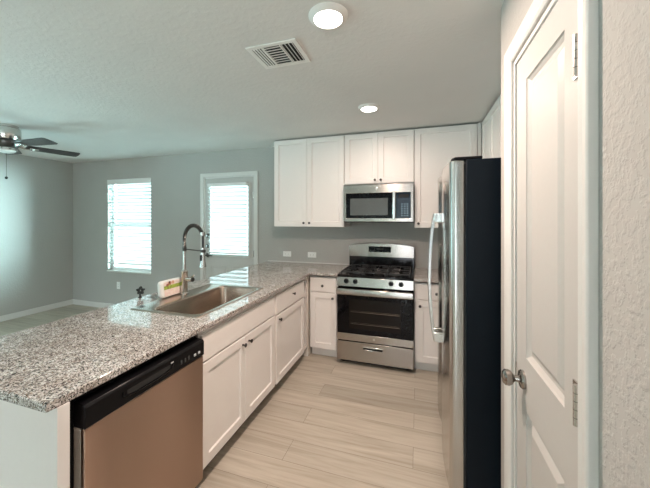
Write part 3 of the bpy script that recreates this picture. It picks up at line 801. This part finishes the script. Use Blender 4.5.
for bx, by, br in ((0.19, -0.50, 0.045), (0.57, -0.50, 0.050), (0.19, -0.23, 0.038), (0.57, -0.23, 0.036), (0.38, -0.365, 0.04)):
    bo = MB().lathe([(br+.012, 0.9095), (br+.010, 0.916), (br, 0.918), (br, 0.924), (br-.004, 0.930), (br-.02, 0.931)], (bx, by, 0), n=22).build('burner', 'iron', cto)
for gx0, gx1 in ((0.035, 0.262), (0.268, 0.490), (0.496, 0.722)):
    g = MB(); z = 0.944; w = 0.006
    ya, yb_ = -0.618, -0.112
    for y in (ya, yb_, (ya+yb_)/2): g.box(gx0, gx1, y-w, y+w, z-0.012, z)
    for x in (gx0, gx1): g.box(x-w if x > gx0 else x, x if x > gx0 else x+w, ya, yb_, z-0.012, z)
    xm = (gx0+gx1)/2
    g.box(xm-w*.7, xm+w*.7, ya, ya+0.09, z-0.012, z); g.box(xm-w*.7, xm+w*.7, yb_-0.09, yb_, z-0.012, z); g.box(xm-w*.7, xm+w*.7, (ya+yb_)/2-0.08, (ya+yb_)/2+0.08, z-0.012, z)
    for yc in (-0.50, -0.23):
        g.box(gx0, gx0+0.075, yc-w*.7, yc+w*.7, z-0.012, z); g.box(gx1-0.075, gx1, yc-w*.7, yc+w*.7, z-0.012, z)
    for x in (gx0+.006, gx1-.006):
        for y in (ya, yb_, (ya+yb_)/2): g.box(x-w, x+w, y-w, y+w, 0.911, z-0.010)
    g.build('grate', 'iron', cto, bevel=0.0015)
# control fascia (sloping) with four knobs
fp = [(-0.630, 0.800), (RF+0.004, 0.800), (RF+0.006, 0.812), (RF+0.018, 0.892), (-0.630, 0.894)]
fas = MB().prism(fp, 'x', RX0, RW).build('control_fascia', 'steel', rg, bevel=0.003)
for kx_ in (0.099, 0.192, 0.547, 0.641):
    kb = MB().lathe([(0.024, 0.012), (0.024, -0.004), (0.019, -0.008), (0.018, -0.026), (0.015, -0.030)], (0, 0, 0), 'y', 20)
    kb.box(-0.005, 0.005, -0.034, -0.010, -0.019, 0.019)
    ko = kb.build('knob', 'black', fas); ko.location = (kx_, RF+0.006, 0.852); ko.rotation_euler = (-0.15, 0, 0)
# oven door: black glass, steel top band (handle), steel bottom strip
od = MB().cells([RX0, 0.128, 0.640, RW], [0.252, 0.372, 0.672, 0.782], hole((0.128, 0.640, 0.372, 0.672)), RF+0.008, -0.634, 'xz')
odo = od.build('oven_door', 'black_gloss', rg, bevel=0.002)
MB().box(0.128, 0.640, RF+0.0085, RF+0.0125, 0.372, 0.672).build('oven_window', 'oven_window', odo)
rk = MB()
for z in (0.425, 0.545):
    rk.tube([(0.145, RF+0.0078, z), (0.625, RF+0.0078, z)], 0.0016, 6)
    rk.tube([(0.145, RF+0.0080, z+0.012), (0.625, RF+0.0080, z+0.012)], 0.0006, 6)
rk.build('oven_rack', 'rack', odo)
hb = [(RF+0.006, 0.722), (RF-0.030, 0.720), (RF-0.042, 0.730), (RF-0.042, 0.760), (RF-0.032, 0.776), (RF+0.006, 0.778)]
hbm = MB().prism([(RF-0.034, 0.720), (RF-0.044, 0.728), (RF-0.046, 0.755), (RF-0.040, 0.782), (RF-0.026, 0.787), (RF-0.026, 0.724)], 'x', RX0+0.004, RW-0.004)
for x in (RX0+0.02, RW-0.06): hbm.box(x, x+0.04, RF-0.030, RF+0.010, 0.735, 0.772)
hbm.build('oven_handle', 'steel', odo, bevel=0.003)
MB().box(RX0, RW, RF+0.001, RF+0.0085, 0.253, 0.324).build('trim_strip', 'steel', odo, bevel=0.002)
em = MB().lathe([(0.013, RF+0.0015), (0.013, RF-0.001), (0.010, RF-0.0015), (0.0095, RF-0.0005), (0.006, RF-0.0005)], (0.381, 0, 0.289), 'y', 20)
em.build('emblem', 'chrome', odo)
# storage drawer with recessed pull
sd = MB().cells([RX0, 0.275, 0.465, RW], [0.050, 0.178, 0.205, 0.243], hole((0.275, 0.465, 0.178, 0.205)), RF+0.001, -0.634, 'xz')
sdo = sd.build('storage_drawer', 'steel', rg, bevel=0.003)
pu = MB().box(0.276, 0.464, RF+0.022, RF+0.026, 0.178, 0.205).build('pull_recess', 'dark_slot', sdo)
MB().box(0.272, 0.468, RF-0.004, RF+0.006, 0.199, 0.209).build('pull_lip', 'bright_steel', sdo, bevel=0.002)
MB().box(RX0+0.02, RW-0.02, RF+0.07, RF+0.08, 0.008, 0.05).build('base_skirt', 'black', rg)
# backguard: black riser, steel arched panel, display
bgm = MB().box(RX0, RW, -0.085, -0.012, 0.900, 1.036); bgm.build('backguard_riser', 'black_enamel', rg, bevel=0.003)
top = []
for k in range(15):
    t = k/14; top.append((RX0+(RW-RX0)*t, 1.168+0.034*math.sin(PI*t)**0.8))
poly = [(RX0, 1.036)] + top + [(RW, 1.036)]
poly = [(RX0, 1.036), (RW, 1.036)] + top[::-1]
bg_ = MB().prism(poly, 'y', -0.092, -0.012).build('backguard', 'steel', rg, bevel=0.004)
MB().box(0.238, 0.498, -0.0955, -0.090, 1.094, 1.160).build('clock_display', 'black_gloss', bg_, bevel=0.002)
for x in (0.345, 0.362, 0.379, 0.396): MB().box(x, x+0.009, -0.0965, -0.0952, 1.124, 1.142).build('digit', 'gasket', bg_)
for i in range(5): MB().box(0.255+0.05*i, 0.275+0.05*i, -0.0965, -0.0952, 1.104, 1.108).build('touch_key', 'gasket', bg_)

# ------------------------------------------------------------------ over-the-range microwave
mw = empty('microwave', (0.0, 0, 1.447), 'stainless steel over-the-range microwave above the range', 'microwave')
MX0, MX1, MF, MH = 0.006, 0.753, -0.405, 0.412
MB().box(MX0, MX1, MF+0.03, -0.002, 0.0, MH).build('body', 'black', mw, bevel=0.002)
fx = [MX0, 0.036, 0.536, 0.577, 0.724, MX1]; fz = [0.008, 0.046, 0.318, MH]
fr = MB().cells(fx, fz, hole((0.036, 0.536, 0.046, 0.318), (0.577, 0.724, 0.046, 0.318)), MF, MF+0.030, 'xz').build('front_frame', 'steel', mw, bevel=0.003)
dr = MB().cells([0.036, 0.082, 0.490, 0.536], [0.046, 0.078, 0.262, 0.318], hole((0.082, 0.490, 0.078, 0.262)), MF+0.002, MF+0.028, 'xz').build('door', 'black_gloss', mw)
MB().box(0.082, 0.490, MF+0.004, MF+0.010, 0.078, 0.262).build('door_window', 'mw_window', dr)
MB().prism([(0.538, MF-0.001), (0.538, MF-0.024), (0.545, MF-0.030), (0.566, MF-0.030), (0.573, MF-0.024), (0.573, MF-0.001)], 'z', 0.040, 0.330).build('handle', 'bright_steel', dr, bevel=0.003)
pn = MB().box(0.577, 0.724, MF+0.001, MF+0.028, 0.046, 0.318).build('control_panel', 'panel_sheen', mw)
for r_ in range(6):
    for c_ in range(3):
        x = 0.628+0.028*c_; z = 0.070+0.024*r_
        MB().box(x, x+0.015, MF-0.0005, MF+0.0015, z, z+0.009 if r_ else z+0.006).build('button', 'blue_print', pn)
MB().box(0.605, 0.705, MF-0.0004, MF+0.0015, 0.262, 0.296).build('display', 'dark_slot', pn)
MB().lathe([(0.015, MF+0.001), (0.015, MF-0.001), (0.0125, MF-0.0018), (0.0115, MF-0.0006), (0.007, MF-0.0006), (0.0065, MF-0.0016), (0.002, MF-0.0016)], (0.372, 0, 0.362), 'y', 24).build('emblem', 'bright_steel', fr)
gl = MB()
for i in range(24): gl.box(0.03+0.029*i, 0.052+0.029*i, MF+0.003, MF+0.012, 0.0, 0.008)
gl.build('grease_filter', 'black', mw)

# ------------------------------------------------------------------ refrigerator (faces -x)
FX, FY0, FY1 = 0.950, -2.030, -1.115      # front plane x, near side, far side
fg = empty('refrigerator', (0.0, 0, 0), 'tall side-by-side refrigerator, stainless doors and black sides, beside pantry wall', 'refrigerator')
MB().box(1.026, 1.735, FY0, FY1, 0.035, 1.784).build('cabinet', 'fridge_side', fg, bevel=0.004)
MB().box(1.015, 1.028, FY0+0.012, FY1-0.012, 0.11, 1.765).build('door_gasket', 'gasket', fg)
gr = MB().box(1.00, 1.034, FY0+0.01, FY1-0.01, 0.012, 0.095)
for i in range(6): gr.box(0.994, 1.001, FY0+0.04, FY1-0.04, 0.02+0.012*i, 0.026+0.012*i)
gr.build('base_grille', 'black', fg)
for y in (FY0+0.06, FY1-0.06):
    MB().tube([(1.10, y-0.015, 0.020), (1.10, y+0.015, 0.020)], 0.020, 14).build('roller', 'black', fg)
    MB().tube([(1.66, y-0.015, 0.020), (1.66, y+0.015, 0.020)], 0.020, 14).build('roller', 'black', fg)
def fridge_door(ya, yb, hy, seam_side):
    n = 14; back = 1.016; pts = []
    def bulge(t): return 0.014*(4*t*(1-t))
    r = 0.030
    # outline in x,y: back edge, near side, rounded corner, bowed front, rounded corner
    pts.append((back, yb)); pts.append((back, ya))
    for k in range(7):
        a = PI/2*k/6; pts.append((FX+r-r*math.sin(a)+0.0, ya+r-r*math.cos(a)))
    for k in range(1, n): t = k/n; pts.append((FX-bulge(t), ya+r+(yb-ya-2*r)*t))
    for k in range(7):
        a = PI/2*k/6; pts.append((FX+r-r*math.cos(a), yb-r+r*math.sin(a)))
    d = MB().prism(pts, 'z', 0.105, 1.780).build('door', 'steel_v', fg, bevel=0.004, smooth=30)
    # bowed bar handle
    zt, zb = 1.515, 0.690
    path = []; 
    for k in range(25):
        t = k/24; path.append((FX-0.044-0.034*math.sin(PI*t)**0.75, hy, zb+(zt-zb)*t))
    hm = MB()
    ring = []
    for (x, y, z) in path:
        ring.append([(x-0.008, y-0.011, z), (x-0.011, y-0.006, z), (x-0.011, y+0.006, z), (x-0.008, y+0.011, z), (x+0.006, y+0.011, z), (x+0.008, y, z), (x+0.006, y-0.011, z)])
    hm.loops(ring, cap0=True, cap1=True)
    ho = hm.build('handle', 'bright_steel', d, smooth=50)
    for z in (zt-0.020, zb+0.020):
        MB().box(FX-0.054, FX+0.002, hy-0.014, hy+0.014, z-0.032, z+0.032).build('handle_mount', 'bright_steel', ho, bevel=0.005)
    return d
SEAM = FY0+0.525
fridge_door(FY0, SEAM-0.003, SEAM-0.045, 1)
fd = fridge_door(SEAM+0.003, FY1, SEAM+0.045, -1)
for y in (FY0+0.055, FY1-0.055):
    MB().prism([(0.975, y-0.05), (1.10, y-0.05), (1.10, y+0.05), (0.99, y+0.05), (0.962, y+0.02), (0.962, y-0.02)], 'z', 1.7845, 1.799).build('hinge_cover', 'black', fg, bevel=0.004)

# ------------------------------------------------------------------ ceiling things
def downlight(x, y, watts, label):
    r = empty('recessed_light', (x, y, ZC), label, 'ceiling light', group=None)
    MB().lathe([(0.094, 0.0), (0.094, -0.003), (0.090, -0.006), (0.074, -0.016), (0.070, -0.019), (0.068, -0.019), (0.067, -0.010)], n=40, cap=False).build('trim_ring', 'vent', r)
    MB().lathe([(0.0665, -0.011), (0.0665, -0.0185), (0.05, -0.0200), (0.02, -0.0210)], n=40).build('lens', 'lens', r)
    l = bpy.data.lights.new('downlight', 'AREA'); l.shape = 'DISK'; l.size = 0.13; l.energy = watts; l.color = DOWNLIGHT_COL
    l.spread = math.radians(180)
    lo = bpy.data.objects.new('downlight', l); COL.objects.link(lo); lo.location = (0, 0, -0.024); lo.parent = r
downlight(0.392, -2.300, 34.0, 'large round recessed ceiling light nearest the camera, right of the vent')
downlight(0.393, -1.062, 8.0, 'round recessed ceiling light in front of the range and microwave')

vt = empty('ceiling_vent', (0.024, -2.065, ZC), 'white square louvered air vent in the ceiling left of the near light', 'vent')
MB().cells([-0.153, -0.125, 0.125, 0.153], [-0.125, -0.097, 0.097, 0.125], hole((-0.125, 0.125, -0.097, 0.097)), -0.008, -0.0005).build('frame', 'vent', vt, bevel=0.003)
MB().box(-0.125, 0.125, -0.097, 0.097, -0.0025, -0.0008).build('duct_opening', 'dark_slot', vt)
lv = MB()
for k in range(8):     # middle bank: blades across x
    y = -0.088+0.025*k
    lv.prism([(y+0.005, -0.0025), (y-0.006, -0.010), (y+0.003, -0.010), (y+0.009, -0.0025)], 'x', -0.055, 0.045)
lv.build('louvers', 'vent', vt)
lv = MB()
for k in range(4):     # right bank: blades along y
    x = 0.055+0.021*k
    lv.prism([(x-0.004, -0.0025), (x+0.003, -0.010), (x+0.006, -0.010), (x+0.001, -0.0025)], 'y', -0.095, 0.095)
lv.box(0.043, 0.050, -0.097, 0.097, -0.010, -0.0025)
lv.build('louvers', 'vent', vt)
lv = MB()
for k in range(4):     # left bank, facing away
    x = -0.118+0.0165*k
    lv.prism([(x-0.006, -0.0025), (x+0.006, -0.0105), (x+0.0115, -0.0105), (x+0.006, -0.0025)], 'y', -0.095, 0.095)
lv.box(-0.062, -0.052, -0.097, 0.097, -0.011, -0.0025)
lv.build('louvers', 'vent', vt)

# ceiling fan
fan = empty('ceiling_fan', (-3.27, -1.70, ZC), 'brushed nickel ceiling fan with dark blades in the living room', 'ceiling fan')
MB().lathe([(0.095, 0.0), (0.095, -0.022), (0.108, -0.030), (0.112, -0.055), (0.112, -0.120), (0.100, -0.150), (0.09, -0.155)], n=36).build('motor_housing', 'chrome', fan)
MB().lathe([(0.085, -0.155), (0.105, -0.165), (0.105, -0.195), (0.085, -0.225), (0.08, -0.23)], n=36).build('flywheel', 'knob_dark', fan)
MB().lathe([(0.065, -0.228), (0.085, -0.235), (0.085, -0.255), (0.075, -0.258)], n=32).build('light_ring', 'chrome', fan)
MB().lathe([(0.072, -0.256), (0.070, -0.266), (0.058, -0.277), (0.035, -0.283), (0.012, -0.285)], n=32).build('glass_bowl', 'bowl', fan)
for i in range(5):
    a = math.radians(4 + 72*i)
    bl = MB(); prof = [(0.15, -0.045), (0.22, -0.060), (0.59, -0.070), (0.615, -0.060), (0.622, 0.0), (0.615, 0.060), (0.59, 0.070), (0.22, 0.060), (0.15, 0.045)]
    n = len(prof); tl = -0.20
    vs_ = [(x, y, y*tl) for x, y in prof] + [(x, y, y*tl+0.006) for x, y in prof]
    bl.add(vs_, [tuple(range(n-1, -1, -1)), tuple(range(n, 2*n))] + [(k, (k+1) % n, n+(k+1) % n, n+k) for k in range(n)])
    b_ = bl.build('blade', 'blade', fan, smooth=0); b_.location = (0, 0, -0.200); b_.rotation_euler = (0, 0, a)
    ir = MB()
    ir.tube([(0.09, 0, 0.006), (0.13, 0, -0.012), (0.18, 0, -0.010)], 0.011, 8)
    ir.box(0.175, 0.250, -0.030, 0.030, -0.012, -0.004)
    for yy in (-0.02, 0.02): ir.lathe([(0.008, -0.018), (0.010, -0.012)], (0.22, yy, 0), n=10)
    ir.build('blade_iron', 'chrome', b_)
ch = MB().tube([(0.0, 0, -0.284), (0.0, 0, -0.530)], 0.0018, 6); ch.build('pull_chain', 'knob_dark', fan)
MB().lathe([(0.004, -0.527), (0.012, -0.535), (0.012, -0.547), (0.005, -0.556)], n=12).build('pull_knob', 'rubber', fan)

# ------------------------------------------------------------------ outlets and switch (local: front faces -y)
def outlet(x, z, horizontal, label, y=0.0):
    r = empty('wall_outlet', (x, y, z), label, 'outlet')
    a, b = (0.0575, 0.035) if horizontal else (0.035, 0.0575)
    pl_ = MB().box(-a, a, -0.006, -0.0003, -b, b).build('cover_plate', 'plastic', r, bevel=0.002)
    for s in (-1, 1):
        cx, cz = (s*0.02, 0) if horizontal else (0, s*0.02)
        MB().box(cx-0.014, cx+0.014, -0.0085, -0.0055, cz-0.014, cz+0.014).build('receptacle', 'plastic', r, bevel=0.003)
        sl = MB()
        for q in (-0.005, 0.005):
            if horizontal: sl.box(cx-0.004, cx+0.004, -0.0092, -0.008, cz+q-0.001, cz+q+0.001)
            else: sl.box(cx+q-0.001, cx+q+0.001, -0.0092, -0.008, cz-0.004, cz+0.004)
        sl.build('slots', 'dark_slot', r)
outlet(-0.858, 1.020, True, 'white horizontal outlet plate over the counter, nearer the exterior door')
outlet(-0.508, 1.020, True, 'white horizontal outlet plate over the counter, nearer the range')
outlet(-3.860, 0.397, False, 'white upright outlet plate low on wall below the window')
